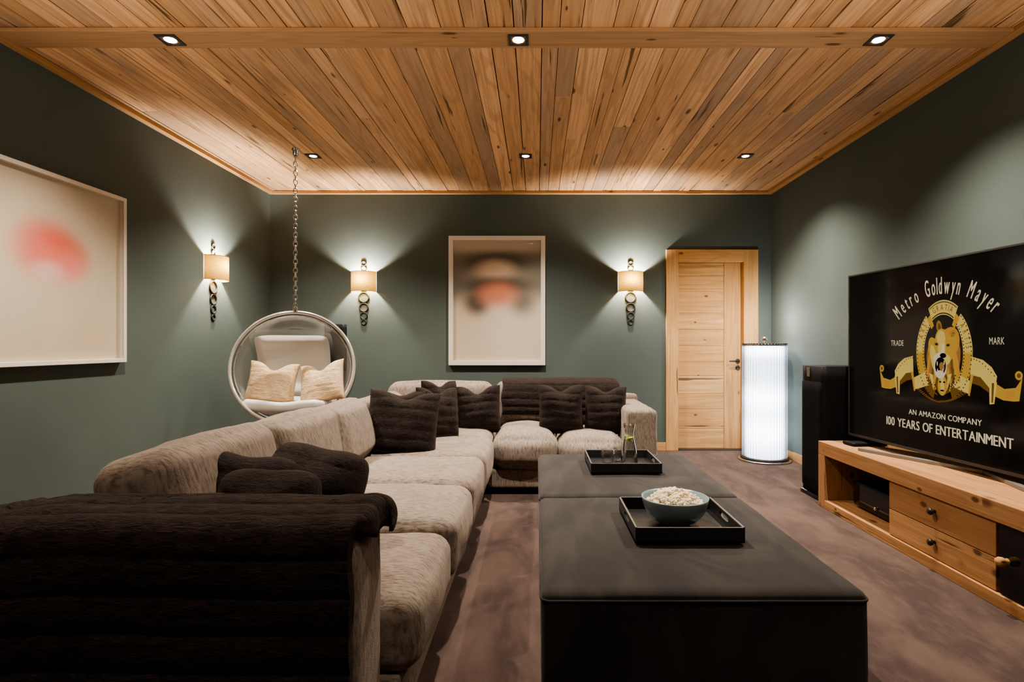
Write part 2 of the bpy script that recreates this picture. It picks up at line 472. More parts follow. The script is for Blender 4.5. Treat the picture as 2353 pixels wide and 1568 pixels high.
# ------------------------------------------------------------------ downlights
def add_light(name, kind, loc, power, color, **k):
    d = bpy.data.lights.new(name, kind); d.energy = power; d.color = color
    for a, v in k.items(): setattr(d, a, v)
    o = bpy.data.objects.new(name, d); col.objects.link(o); o.location = loc
    return o
def make_downlight():
    t = empty('downlight')
    f = MB(); s, i = .054, .037
    f.box((-s, -s, -.005), (s, -i, .004)); f.box((-s, i, -.005), (s, s, .004)); f.box((-s, -i, -.005), (-i, i, .004)); f.box((i, -i, -.005), (s, i, .004))
    f.build('frame', M['darkmetal'], t, bevel=.001)
    MB().lathe([(.050, .003), (.036, .001), (.034, -.003)], 24, cap=False).build('reflector', M['steel'], t)
    MB().lathe([(.0001, -.0035), (.020, -.004), (.029, -.0025), (.0295, .002)], 24, cap=False).build('lens', M['lens'], t)
    return t
dl = make_downlight(); first = True
names = {(0, 0): 'left downlight set in the ceiling beam', (0, 1): 'middle downlight set in the ceiling beam', (0, 2): 'right downlight set in the ceiling beam',
         (1, 0): 'recessed square downlight beside the chain of the hanging chair', (1, 1): 'recessed square downlight in the boards above the back wall portrait',
         (1, 2): 'recessed square downlight in the boards near the door and right wall'}
for r, (y, z) in enumerate(((2.985, ZC - .0225), (4.89, ZC - .001))):
    for k, x in enumerate((-1.965, -.10, 1.83)):
        o = dl if first else copy_tree(dl); first = False
        o.location = (x, y, z)
        tag(o, names[(r, k)], 'downlight', 'square recessed ceiling downlights')
        sp = add_light('downlight_or_fill_beam', 'SPOT', (x, y, z - .012), 185 if r == 0 else 215, (1, .90, .77), spot_size=math.radians(120 if r == 0 else 122), spot_blend=1.0, shadow_soft_size=.03)
# added row of down spots out of view, without fixtures, brightens the near end
for x in (-1.965, -.10, 1.83):
    add_light('downlight_or_fill_beam', 'SPOT', (x, .55, ZC - .02), 34, (1, .90, .77), spot_size=math.radians(105), spot_blend=.9, shadow_soft_size=.04)

# unseen fill spots added to brighten the ceiling boards; no lamps stand there
for x, yw in ((-2.3, -38), (2.0, 38)):
    o = add_light('ceiling_fill_spot', 'SPOT', (x, .9, 1.45), 90, (1, .88, .72), spot_size=math.radians(118), spot_blend=1.0, shadow_soft_size=.08)
    o.rotation_euler = (Matrix.Rotation(math.radians(yw), 4, 'Z') @ Matrix.Rotation(math.radians(180 - 38), 4, 'X')).to_euler()
# ------------------------------------------------------------------ wall sconces (local: wall behind at y=0, facing -Y)
def make_sconce():
    t = empty('wall_sconce')
    def ring(z, R, w):
        m = Matrix.Translation((0, -.003, z)) @ Matrix.Rotation(PI / 2, 4, 'X')
        MB().lathe([(R - w, 0), (R - w, .006), (R - w * .75, .009), (R - w * .25, .009), (R, .006), (R, 0), (R - w, 0)], 36, mat=m, cap=False).build('ring', M['bronze'], t)
    for z, R, w in ((1.660, .059, .013), (1.551, .051, .013), (1.461, .041, .012), (1.391, .031, .012), (2.028, .029, .010), (1.968, .032, .010)): ring(z, R, w)
    MB().rbox((0, -.006, 1.83), (.030, .006, .10), .005, 6).build('back_plate', M['bronze'], t)
    s = MB(); n = 32; z0, z1 = 1.722, 1.934; a, d = .135, .125
    def pt(k, z, off=0.0):
        th = PI * k / n; return ((a - off) * math.cos(th), -.001 - (d - off) * math.sin(th), z)
    V = []; F = []
    for z in (z0, z1):
        V += [pt(k, z) for k in range(n + 1)]
    for k in range(n): F.append((k, k + 1, n + 1 + k + 1, n + 1 + k))
    s.add(V, F, True)
    s.build('shade', M['shade'], t)
    for z in (z0, z1): MB().tube([pt(k, z) for k in range(n + 1)], .0028, 6).build('shade_hem', M['shade'], t)
    br = MB(); br.tube([(0, -.015, 1.80), (0, -.06, 1.80), (0, -.062, 1.81)], .006, 8); br.lathe([(.013, 1.79), (.014, 1.825)], 14, (0, -.062, 0))
    br.build('lamp_holder', M['bronze'], t)
    return t
sc = make_sconce()
SP = [((-1.877, YB - .0, 0), 0.0, 'half round linen wall sconce left of the portrait on the back wall'),
      ((1.014, YB - .0, 0), 0.0, 'half round linen wall sconce between portrait and wooden door'),
      ((XL, 4.975, 0), PI / 2, 'half round linen wall sconce on the left wall beside large picture')]
for i, (p, rz, lb) in enumerate(SP):
    o = sc if i == 0 else copy_tree(sc); o.location = p; o.rotation_euler = (0, 0, rz)
    tag(o, lb, 'wall lamp', 'linen wall sconces with bronze rings')
    q = Matrix.Rotation(rz, 3, 'Z') @ Vector((0, -.072, 1.85))
    add_light('sconce_bulb_light', 'POINT', (p[0] + q.x, p[1] + q.y, q.z), 54.0, (1, .93, .83), shadow_soft_size=.022)

# ------------------------------------------------------------------ pictures
def picture(name, cat, label, loc, rz, W, H, D, fw, art, inset):
    t = empty(name, loc, rz); tag(t, label, cat)
    f = MB(); a, h = W / 2, H / 2
    f.box((-a, -D, -h), (-a + fw, 0, h)); f.box((a - fw, -D, -h), (a, 0, h)); f.box((-a + fw, -D, h - fw), (a - fw, 0, h)); f.box((-a + fw, -D, -h), (a - fw, 0, -h + fw))
    f.build('frame', M['white_frame'], t, bevel=.002)
    MB().box((-a + fw, -inset - .004, -h + fw), (a - fw, -.001, h - fw)).build('artwork', art, t)
    MB().box((-a + fw, -D + .006, -h + fw), (a - fw, -D + .009, h - fw)).build('glass_pane', M['pane'], t)
    return t
cr = (.62, .53, .395)
artL = art_mat('pale art with red bloom', cr, [(-.02, .12, .20, .15, (.66, .06, .03), .92, .75), (.08, .10, .16, .10, (.74, .14, .07), .7, .7), (.12, .03, .13, .09, (.82, .30, .26), .55, .7),
                                               (-.10, .09, .12, .12, (.80, .30, .26), .4, .8), (-.03, -.02, .10, .06, (.72, .58, .50), .6, .8), (.30, -.40, .16, .12, (.55, .40, .27), .45, .9)])
picture('framed_picture', 'picture', 'large white box frame on left wall with blurred red bloom', (XL + .001, 3.31, 1.595), PI / 2, 1.12, 1.135, .046, .026, artL, .012)
artB = art_mat('soft portrait', (.27, .24, .19), [(-.0, -.40, .95, .46, (.62, .505, .38), 1, .22), (.25, -.35, .35, .40, (.66, .58, .48), .8, .5), (0, .66, 1.2, .13, (.62, .50, .37), .9, .5), (0, .43, .36, .09, (.045, .04, .03), .9, .7),
                                                     (-.02, .33, .20, .11, (.62, .45, .32), .95, .6), (0, .17, .34, .08, (.075, .052, .035), .9, .7), (-.22, -.02, .13, .13, (.065, .05, .042), .9, .7),
                                                     (.27, .0, .13, .14, (.13, .10, .075), .8, .8), (.0, .07, .19, .12, (.62, .22, .13), .95, .7)])
picture('framed_portrait', 'picture', 'white framed blurred portrait hanging at the centre of the back wall', (-.432, YB - .001, 1.623), 0, 1.042, 1.395, .046, .048, artB, .010)

# ------------------------------------------------------------------ sectional sofa
sofa = empty('sectional_sofa', (-.9, 3.3, 0)); tag(sofa, 'large beige chenille corner sofa facing the ottomans', 'sofa')
SO = Vector((-.9, 3.3, 0))
D = math.radians
def sp(name, mb, mat, **k): return mb.build(name, mat, sofa, tuple(-SO), **k)
def nz(p, s, a): return (mnoise.noise(Vector(p) * s)) * a
def cushion_fn(C, bulge, amp=.008, seed=0.0, sag=None):
    def fn(u, q):
        bx, by, bz = bulge
        q = q.copy()
        q.x += u.x * bx * (1 - u.y ** 2) * (1 - u.z ** 2); q.y += u.y * by * (1 - u.x ** 2) * (1 - u.z ** 2); q.z += u.z * bz * (1 - u.x ** 2) * (1 - u.y ** 2)
        p = q + Vector(C) + Vector((seed, 0, 0))
        n = nz(p, 4.5, amp) + nz(p, 11, amp * .45)
        d = Vector(u); d.normalize()
        return q + d * n
    return fn
# bases
for nm, lo, hi, mt in (('base', (-1.50, 1.56, .05), (-.385, 5.10, .215), M['faby']), ('base', (-.405, 4.245, .05), (.70, 5.10, .20), M['fabx'])):
    C = [(lo[i] + hi[i]) / 2 for i in range(3)]; H = [(hi[i] - lo[i]) / 2 for i in range(3)]
    sp(nm, MB().rbox(C, H, .022, 12), mt)
pl = MB(); pl.box((-1.46, 1.40, 0), (-.47, 5.05, .06)); pl.box((-.47, 4.31, 0), (.86, 5.05, .06)); sp('plinth', pl, M['plug'])
# armrests
def arm(lo, hi, r, mt):
    C = [(lo[i] + hi[i]) / 2 for i in range(3)]; H = [(hi[i] - lo[i]) / 2 for i in range(3)]
    sp('armrest', MB().rbox(C, H, r, 22, fn=cushion_fn(C, (.008, .006, .010), .004)), mt)
arm((-1.60, 1.325, .05), (-.435, 1.565, .688), .035, M['faby'])
arm((.685, 4.24, .05), (.92, 5.16, .650), .035, M['fabx'])
sp('back_frame', MB().rbox((-1.44, 3.40, .325), (.10, 1.83, .275), .03, 14), M['faby'])
sp('back_frame', MB().rbox((-.22, 5.17, .375), (1.14, .09, .325), .03, 14), M['fabx'])
# seat cushions, left run
def seat(lo, hi, bulge, r, mt, seed, amp=.008):
    C = [(lo[i] + hi[i]) / 2 for i in range(3)]; H = [(hi[i] - lo[i]) / 2 for i in range(3)]
    sp('seat_cushion', MB().rbox(C, H, r, 26, fn=cushion_fn(C, bulge, amp, seed)), mt)
seat((-1.30, 1.570, .200), (-.335, 2.175, .425), (.018, .0, .030), .062, M['faby'], 0)
seat((-1.30, 2.180, .205), (-.325, 2.790, .455), (.016, .0, .028), .062, M['faby'], 3)
seat((-1.30, 2.795, .205), (-.325, 3.440, .465), (.016, .0, .022), .062, M['faby'], 6)
seat((-1.30, 3.445, .205), (-.325, 4.190, .465), (.016, .0, .018), .062, M['faby'], 9)
seat((-1.30, 4.195, .205), (-.352, 5.02, .462), (.0, .015, .015), .080, M['faby'], 12)
seat((-.345, 4.185, .205), (.158, 5.02, .455), (.004, .030, .050), .10, M['fabx'], 15)
seat((.162, 4.185, .205), (.685, 5.02, .435), (.004, .030, .030), .10, M['fabx'], 18)
# back cushions, left run lean back to -X
def backc(Cc, H, lean, ax, bulge, mt, seed, r=.085, yaw=0):
    R = Matrix.Rotation(D(yaw), 3, 'Z') @ Matrix.Rotation(lean, 3, ax)
    sp('back_cushion', MB().rbox(Cc, H, r, 26, mat=R, fn=cushion_fn(Cc, bulge, .010, seed)), mt)
for i, (y0, y1) in enumerate(((1.60, 2.325), (2.33, 2.955), (2.96, 3.575), (3.585, 4.40))):
    hz = (.192, .186, .180, .168)[i]; yw = (1.5, -4, 2.5, -3)[i]
    backc(Vector((-1.165, (y0 + y1) / 2, .44 + hz)), (.13, (y1 - y0) / 2 - .006, hz), -D(14 + yw * .4), 'Y', (.035, .004, .012), M['faby'], 20 + i * 3, .075, yw)
for i, (x0, x1) in enumerate(((-1.32, -.385), (-.375, .155), (.16, .69))):
    backc(Vector(((x0 + x1) / 2, 4.97, .625)), ((x1 - x0) / 2, .125, .190), -math.radians(12), 'X', (.012, .035, .016), M['fabx'], 40 + i * 3)

# ------------------------------------------------------------------ fur throws and pillows
def band(s, pitch, depth):
    return depth * (abs(math.sin(PI * s / pitch)) ** .45 - 1)
def throw_mesh(path, x_of, nx, ns, pitch, depth, thick, seed, curl=None, flipx=False, wob=1.0):
    """cloth laid along a profile (list of (y,z)); x_of(u, s) gives x; banded fur pile"""
    P = [Vector((0, y, z)) for y, z in path]
    L = [0.0]
    for a, b in zip(P, P[1:]): L.append(L[-1] + (b - a).length)
    tot = L[-1]
    def at(s):
        s = max(0, min(tot, s))
        for i in range(len(P) - 1):
            if s <= L[i + 1] + 1e-9:
                t = (s - L[i]) / max(1e-9, L[i + 1] - L[i]); return P[i].lerp(P[i + 1], t)
        return P[-1]
    def fn(u, v):
        s = v * tot
        p = at(s); tg = (at(s + .012) - at(s - .012)).normalized()
        nrm = Vector((0, -tg.z, tg.y)); 
        x, dn = x_of(u, s, tot)
        q = Vector((x, p.y, p.z))
        w = mnoise.noise(Vector((x * 2.2 + seed, s * .8, 3))) * .022 * wob
        h = thick + band(s + w, pitch, depth) + mnoise.noise(Vector((x * 6 + seed, s * 9, 1))) * .006 * wob + mnoise.noise(Vector((x * 30, s * 40, seed))) * .0022
        e = min(1, min(v, 1 - v) * tot / .03); eu = min(1, min(u, 1 - u) * 30)
        h *= max(.0, min(1, math.sqrt(e) * math.sqrt(eu)))
        return q + nrm * (h + dn) 
    return fn
def arcpts(cy, cz, r, a0, a1, n=8):
    return [(cy + r * math.cos(a0 + (a1 - a0) * k / n), cz + r * math.sin(a0 + (a1 - a0) * k / n)) for k in range(n + 1)]
# throw over the near armrest: up the near face, over the top, a little down the far side
yN, yFar, zt = 1.318, 1.575, .70
path = [(yN, .03), (yN, .2), (yN, .4), (yN, zt - .05)] + arcpts(yN + .045, zt - .045, .045, PI, PI / 2) + [(yFar - .05, zt)] + arcpts(yFar - .045, zt - .045, .05, PI / 2, 0) + [(yFar + .004, .635)]
def x_near(u, s, tot):
    x0, x1 = -1.68, -.437
    top = max(0, min(1, (s - .66) / .10))
    x1 = x1 + .0 + .012 * mnoise.noise(Vector((s * 7, 2, 1)))
    ext = (x1 + .0)
    if u < .90: xx = x0 + (ext - x0) * u / .90; return xx, -.055 * top * max(0, min(1, (-1.28 - xx) / .34)) + .6 * max(0, .02 * math.sin((u - .12) * 9)) * top * (1 if .05 < u < .22 else 0)
    k = (u - .90) / .10; r = .034 + .007 * math.sin(s * 21)
    th = min(1, k / .62) * PI / 2; down = max(0, k - .62) / .38 * .012
    return ext + (r * math.sin(th)) * top + (.002 * k) * (1 - top), -(r * (1 - math.cos(th)) + down) * top - .035 * k * (1 - top) * 0
fnN = throw_mesh(path, x_near, 150, 170, .088, .013, .038, 0, wob=1.25)
thr = MB().grid(fnN, 150, 190).build('fur_throw', M['furthrow'])
tag(thr, 'dark brown faux fur throw draped over the near sofa armrest', 'throw')
thr.modifiers.new('pile', 'SOLIDIFY').thickness = .01

# throw over the back run's back cushions
path2 = [(4.805, .545), (4.835, .64), (4.875, .76)] + arcpts(4.98, .800, .095, PI * .93, PI * .30) + [(5.09, .86), (5.20, .78), (5.285, .70), (5.29, .52)]
path2 = [(4.792, .545), (4.812, .64), (4.842, .74), (4.875, .80), (4.925, .826), (4.99, .836), (5.07, .836), (5.14, .820), (5.20, .79), (5.275, .71), (5.285, .50)]
fnB = throw_mesh(path2, lambda u, s, tot: (-.305 + 1.02 * u + .006 * math.sin(s * 30), 0), 120, 130, .066, .008, .016, 5, wob=.7)
th2 = MB().grid(fnB, 120, 130).build('fur_throw', M['fur'])
tag(th2, 'dark brown faux fur throw laid over the sofa back under the portrait', 'throw')
th2.modifiers.new('pile', 'SOLIDIFY').thickness = .006

def pillow_mb(wd, ht, T, chop, nb, seed, depth=.010, n=46, mi_back=0, soft=.03):
    mb = MB(); idx = {}; V = []; F = []; MI = []
    def P(u, v, s):
        uu, vv = math.copysign(abs(u) ** .8, u), math.copysign(abs(v) ** .8, v)
        X = wd / 2 * uu * (1 - .085 * (1 - vv * vv) ** 1.0); Z = ht / 2 * vv * (1 - .05 * (1 - uu * uu))
        kc = 1 - soft * (abs(uu) * abs(vv)) ** 2.5; X *= kc; Z *= kc
        cm = math.exp(-(uu / .38) ** 2) * max(0, vv) ** 2.2
        Z -= chop * ht * cm
        t = T / 2 * ((1 - abs(uu) ** 2.6) ** .55) * ((1 - abs(vv) ** 2.6) ** .55) * (1 - .12 * vv) * (1 - .55 * cm * (chop > 0))
        pl = (1 - abs(uu) ** 8) * (1 - abs(vv) ** 8)
        sz = Z + mnoise.noise(Vector((X * 5 + seed, Z * 2, seed))) * .018
        t += pl * (band(sz + .5, ht / nb, depth) + depth + mnoise.noise(Vector((X * 9, Z * 9, seed + s))) * .010 + mnoise.noise(Vector((X * 55, Z * 55, seed + s))) * .0016) if t > 1e-6 else 0
        return Vector((X, -s * t, Z))
    for s in (1, -1):
        for i in range(n):
            for j in range(n):
                q = []
                for di, dj in ((0, 0), (1, 0), (1, 1), (0, 1)):
                    a, b = i + di, j + dj
                    edge = a in (0, n) or b in (0, n)
                    k = (a, b, 0 if edge else s)
                    if k not in idx: idx[k] = len(V); V.append(P(-1 + 2 * a / n, -1 + 2 * b / n, s))
                    q.append(idx[k])
                F.append(q if s > 0 else q[::-1]); MI.append(0 if s > 0 else mi_back)
    mb.v = [tuple(p) for p in V]; mb.f = [tuple(f) for f in F]; mb.r = [.5] * len(F); mb.sm = [True] * len(F); mb.mi = MI
    return mb
def place(o, loc, yaw, tilt, roll=0):
    o.location = loc
    o.rotation_euler = (Matrix.Rotation(yaw, 4, 'Z') @ Matrix.Rotation(tilt, 4, 'X') @ Matrix.Rotation(roll, 4, 'Y')).to_euler()
G1 = 'dark fur pillows on the sofa'
D = math.radians
def fur_pillow(label, wd, ht, T, chop, seed, loc, yaw, tilt, roll=0, nb=6, soft=.05):
    o = pillow_mb(wd, ht, T, chop, nb, seed, soft=soft).build('fur_pillow', M['fur'])
    place(o, loc, D(yaw), D(tilt), D(roll)); tag(o, label, 'pillow', G1); return o
fur_pillow('large dark fur pillow beside the third back cushion, frontmost in the sofa corner', .475, .465, .17, .12, 1, (-.868, 3.60, .628), 10, -14, 5, 7)
fur_pillow('dark fur pillow mostly hidden behind the large corner pillow', .40, .36, .13, .10, 2, (-.965, 3.97, .650), 14, -12, 0)
fur_pillow('narrow dark fur pillow turned sideways, right behind the large corner pillow', .38, .42, .14, .13, 3, (-.735, 4.12, .632), 46, -10, 4)
fur_pillow('dark fur pillow just showing behind the sideways pillow in the sofa corner', .38, .42, .13, .12, 4, (-.775, 4.50, .660), 50, -12, 3)
fur_pillow('notched dark fur pillow on the back seat left of the beige gap', .40, .41, .15, .17, 5, (-.49, 4.60, .615), -4, -13, -3)
fur_pillow('dark fur pillow under the back throw, left one of the pair', .385, .42, .15, .13, 6, (.195, 4.57, .620), 3, -13, 0)
fur_pillow('dark fur pillow leaning on the right armrest under the back throw', .36, .41, .15, .12, 7, (.565, 4.60, .610), -6, -13, 1)
fur_pillow('dark fur pillow with raised peak behind the near throw, left of three', .37, .36, .19, .05, 8, (-1.00, 1.86, .620), 24, -14, 12, 3, .17)
fur_pillow('wide dark fur pillow slumped on the near seat, behind two smaller ones', .44, .36, .22, .03, 9, (-.85, 2.10, .600), -8, -24, 9, 3, .20)
fur_pillow('smallest dark fur pillow peeping over the near throw, front of three', .34, .34, .20, .02, 10, (-.830, 1.715, .605), 6, -10, 3, 3, .20)

# ------------------------------------------------------------------ ottomans, trays, bowl, glassware
def ottoman(lo, hi, label):
    C = Vector([(lo[i] + hi[i]) / 2 for i in range(3)]); H = [(hi[i] - lo[i]) / 2 for i in range(3)]
    def fn(u, q):
        q = q.copy(); q.z += .006 * (u.z > 0) * u.z * (1 - u.x ** 2) * (1 - u.y ** 2)
        e = max(abs(u.x), abs(u.y))
        p = q + C
        q.z += nz(p, 5, .003) * (u.z > .5); 
        if u.z < .9: q.x += math.copysign(nz(p, 3.5, .006), 1); q.y += nz(p + Vector((5, 1, 0)), 3.5, .006)
        if u.z > .93 and e > .93: pass
        return q
    t = empty('ottoman', (C.x, C.y, 0)); tag(t, label, 'ottoman', 'charcoal velvet ottomans')
    MB().rbox((0, 0, C.z - .005), (H[0], H[1], H[2] - .005), .028, 30, fn=fn).build('body', M['velvet'], t)
    w_ = MB()
    zt_ = hi[2] - .034; o_ = .001
    pts = []
    for cx, cy, a0 in ((1, 1, 0), (-1, 1, PI / 2), (-1, -1, PI), (1, -1, PI * 1.5)):
        for k in range(6):
            a = a0 + PI / 2 * k / 5; pts.append((cx * (H[0] - .028) + (.028 + o_) * math.cos(a), cy * (H[1] - .028) + (.028 + o_) * math.sin(a), zt_))
    w_.tube(pts, .0042, 6, True); w_.build('piping', M['velvet'], t)
    f_ = MB()
    f_.box((-H[0] + .06, -H[1] + .06, 0), (H[0] - .06, H[1] - .06, .03)); f_.build('plinth', M['black'], t)
    return t
ottoman((.012, 1.655, .02), (.992, 2.712, .42), 'nearer square charcoal velvet ottoman carrying the popcorn tray')
ottoman((.012, 2.728, .02), (.992, 3.775, .42), 'farther square charcoal velvet ottoman carrying the carafe tray')

def tray(loc, label):
    t = empty('serving_tray', loc); tag(t, label, 'tray', 'black serving trays on the ottomans')
    w2, d2, h, th = .20, .207, .056, .009
    MB().box((-w2, -d2, 0), (w2, d2, .008)).build('tray_floor', M['tray'], t, bevel=.001)
    MB().box((-w2, -d2, 0), (w2, -d2 + th, h)).build('side_wall', M['tray'], t, bevel=.0015)
    MB().box((-w2, d2 - th, 0), (w2, d2, h)).build('side_wall', M['tray'], t, bevel=.0015)
    for sg in (-1, 1):                                   # end walls with an oval hand hole
        e = MB(); xa = sg * (w2 - th / 2); n = 40; hw, hh, zc = .052, .0105, .034
        inner, outer = [], []
        for k in range(n):
            a = 2 * PI * k / n; ca, sa = math.cos(a), math.sin(a)
            iy = math.copysign(abs(ca) ** .6, ca) * hw; iz = zc + math.copysign(abs(sa) ** .8, sa) * hh
            inner.append((iy, iz))
            D2 = d2 - th
            m = max(abs(ca) / D2, (sa / (h - zc)) if sa > 0 else (-sa / zc)); oy, oz = ca / m, zc + sa / m
            outer.append((oy, oz))
        # snap four outer points to the corners
        for cy, cz in ((D2, h), (-D2, h), (-D2, 0), (D2, 0)):
            j = min(range(n), key=lambda q: (outer[q][0] - cy) ** 2 + (outer[q][1] - cz) ** 2); outer[j] = (cy, cz)
        V = []; F = []
        for side in (-1, 1):
            for ring in (inner, outer): V += [(xa + side * th / 2, y, z) for y, z in ring]
        for k in range(n):
            k2 = (k + 1) % n
            F += [(k, k2, n + k2, n + k), (2 * n + k2, 2 * n + k, 3 * n + k, 3 * n + k2), (k2, k, 2 * n + k, 2 * n + k2), (n + k, n + k2, 3 * n + k2, 3 * n + k)]
        e.add(V, F); e.build('handle_wall', M['tray'], t)
    r = MB(); z = h
    r.box((-w2, -d2, z - .0004), (w2, -d2 + .006, z + .001)); r.box((-w2, d2 - .006, z - .0004), (w2, d2, z + .001)); r.box((-w2, -d2, z - .0004), (-w2 + .006, d2, z + .001)); r.box((w2 - .006, -d2, z - .0004), (w2, d2, z + .001))
    r.build('rim', M['tray_edge'], t)
    return t
TZ = .424
tray((.560, 2.240, TZ), 'black tray on the nearer ottoman with a popcorn bowl on it')
tray((.503, 3.335, TZ), 'black tray on the farther ottoman holding glasses and carafe')
bowl = MB()
prof = [(.0001, .004), (.045, .004), (.050, 0), (.056, .002), (.064, .008), (.092, .024), (.114, .050), (.127, .082), (.1315, .104), (.1318, .109), (.129, .109), (.124, .084), (.110, .053), (.088, .029), (.058, .014), (.0001, .012)]
bo = bowl.lathe(prof, 48, cap=False).build('bowl', M['bowl'], None, (.552, 2.232, TZ + .008))
tag(bo, 'blue grey ceramic bowl filled with popcorn on the near tray', 'bowl')
pc = MB(); random.seed(11)
for k in range(230):
    rr = .105 * math.sqrt(random.random()); a = random.uniform(0, 2 * PI)
    hz = .090 + .040 * (1 - (rr / .105) ** 2) + random.uniform(-.006, .004)
    cx, cy = rr * math.cos(a), rr * math.sin(a)
    for q in range(4):
        pc.sphere((cx + random.uniform(-.006, .006), cy + random.uniform(-.006, .006), hz + random.uniform(-.005, .005)), random.uniform(.0045, .0078), 7, 5)
pc.lathe([(.0001, .112), (.06, .104), (.10, .088), (.112, .080)], 24, cap=False)
po = pc.build('popcorn', M['pop'], None, (.552, 2.232, TZ + .008)); tag(po, 'heap of pale popcorn filling the blue grey bowl', 'popcorn', kind='stuff')

def tumbler(loc, label):
    o = MB().lathe([(.0001, .003), (.026, .003), (.031, 0), (.0335, .004), (.0385, .045), (.0375, .088), (.0355, .088), (.0362, .045), (.0315, .010), (.0001, .009)], 32, cap=False).build('drinking_glass', M['glass'], None, loc)
    tag(o, label, 'glass', 'clear tumblers on the far tray'); return o
tumbler((.425, 3.345, TZ + .008), 'left clear tumbler standing alone on the far tray')
tumbler((.503, 3.395, TZ + .008), 'clear tumbler partly behind the carafe on the far tray')
CZ = TZ + .008; CL = (.548, 3.315, CZ)
cf = empty('carafe', CL); tag(cf, 'clear glass carafe of water with lime on the far tray', 'carafe')
MB().lathe([(.0001, .004), (.044, .004), (.050, 0), (.0525, .005), (.051, .03), (.044, .085), (.034, .135), (.0275, .165), (.0265, .185), (.029, .215), (.036, .246), (.0345, .246), (.0275, .215), (.025, .185), (.026, .165), (.0325, .135), (.0425, .085), (.0495, .03), (.0495, .010), (.0001, .008)], 40, cap=False).build('glass_body', M['carafe'], cf)
MB().lathe([(.0001, .009), (.0488, .010), (.0488, .03), (.042, .085), (.032, .135), (.0262, .158), (.0001, .158)], 32, cap=False).build('water', M['water'], cf)
for k, (dx, dz, tl) in enumerate(((-.002, .150, .25), (.003, .160, -.2))):
    o = MB().lathe([(.0001, -.003), (.024, -.003), (.0255, 0), (.024, .003), (.0001, .003)], 24, cap=False).build('lime_slice', M['lime'], None, (CL[0] + dx, CL[1], CZ + dz), (tl * .4, tl, 0))
    tag(o, ('lower' if k == 0 else 'upper') + ' lime slice floating in the carafe neck', 'lime', 'lime slices in the carafe')

# ------------------------------------------------------------------ hanging bubble chair
bc = empty('hanging_bubble_chair', (-2.01, 4.6, .965)); tag(bc, 'clear acrylic bubble chair hanging on a chain behind the sofa', 'chair')
R, r = .488, .474; ang = math.radians(15); back = math.sqrt(R * R - r * r)
tilt = Matrix.Rotation(D(17), 4, 'Z') @ Matrix.Rotation(-ang, 4, 'X')        # opening faces -Y and a little up
n = 56
V = MB(); prof = []
phi0 = math.asin(r / R)
for k in range(29):
    ph = phi0 + (PI - phi0) * k / 28      # angle from the opening axis
    prof.append((max(1e-4, R * math.sin(ph)), R * math.cos(ph) - back))
# axis of the lathe is z -> point it to -Y, then tilt
A = tilt @ Matrix.Rotation(PI / 2, 4, 'X')
V.lathe(prof, n, mat=A, cap=False).build('shell', M['acrylic'], bc)
MB().tube([A @ Vector((r * math.cos(2 * PI * k / 72), r * math.sin(2 * PI * k / 72), 0)) for k in range(72)], .014, 10, True).build('rim', M['rimglass'], bc)
MB().tube([A @ Vector(((r - .028) * math.cos(2 * PI * k / 72), (r - .028) * math.sin(2 * PI * k / 72), -.02)) for k in range(72)], .0055, 8, True).build('inner_ring', M['steel'], bc)
cen = A @ Vector((0, 0, -back))
YW = Matrix.Rotation(D(10), 3, 'Z')
def on_sphere(x, z, rad):
    yy = math.sqrt(max(1e-4, rad * rad - x * x - (z - cen.z) ** 2)); return cen + YW @ Vector((x, yy, z - cen.z))
def pad_fn(front):
    def fn(u, v):
        x = (u - .5) * 2; zz = (v - .5) * 2
        X = -.085 + .300 * math.copysign(abs(x) ** .8, x); Z = -.01 + .285 * math.copysign(abs(zz) ** .8, zz)
        # rounded corners
        k = max(abs(x), abs(zz)); X *= 1 - .06 * (abs(zz) ** 6); Z -= .02 * (abs(x) ** 6) * (zz > 0)
        e = (1 - abs(x) ** 8) * (1 - abs(zz) ** 8)
        p = on_sphere(X, Z, R - .012); d = (p - cen).normalized()
        return p - d * (.012 + (.055 * e ** .5 if front else 0))
    return fn
pb = MB(); pb.grid(pad_fn(True), 28, 28); pb.grid(pad_fn(False), 28, 28, flip=True); pb.build('back_pad', M['leather'], bc)
sd = MB()
def seat_fn(u, q):
    q = q.copy(); d2 = (q.x / .40) ** 2 + (q.y / .30) ** 2; q.z += .05 * d2 + nz(q, 6, .008); return q
sd.rbox((cen.x - .01, cen.y - .03, -.350), (.315, .25, .052), .05, 20, fn=seat_fn); sd.build('seat_pad', M['leather'], bc)
# chain, shackle and ceiling mount
topv = A @ Vector((0, r, 0))
ch = MB(); z = topv.z + .055; zend = ZC - .965 - .05; k = 0; px, py = -.05, .196
pyt = topv.y
while z < zend:
    pts = [(math.cos(a) * .0155, 0, math.sin(a) * .0245) for a in [2 * PI * q / 14 for q in range(14)]]
    ch.tube(pts, .0042, 6, True, mat=Matrix.Translation((topv.x, pyt, z)) @ Matrix.Rotation(k * PI / 2 + .6, 4, 'Z')); z += .0375; k += 1
ch.build('chain', M['steel'], bc)
sh = MB(); sh.tube([(topv.x + a_, pyt, topv.z + b_) for a_, b_ in ((-.016, .005), (-.017, .035), (0, .055), (.017, .035), (.016, .005))], .005, 8); sh.lathe([(.022, 0), (.022, .014)], 16, (topv.x, pyt, topv.z + .006))
sh.build('shackle', M['chrome'], bc)
mt = MB(); mt.lathe([(.020, -.055), (.024, -.05), (.024, -.02), (.032, -.012), (.034, 0)], 24, (topv.x, pyt, ZC - .965)); mt.build('ceiling_mount', M['chrome'], bc)
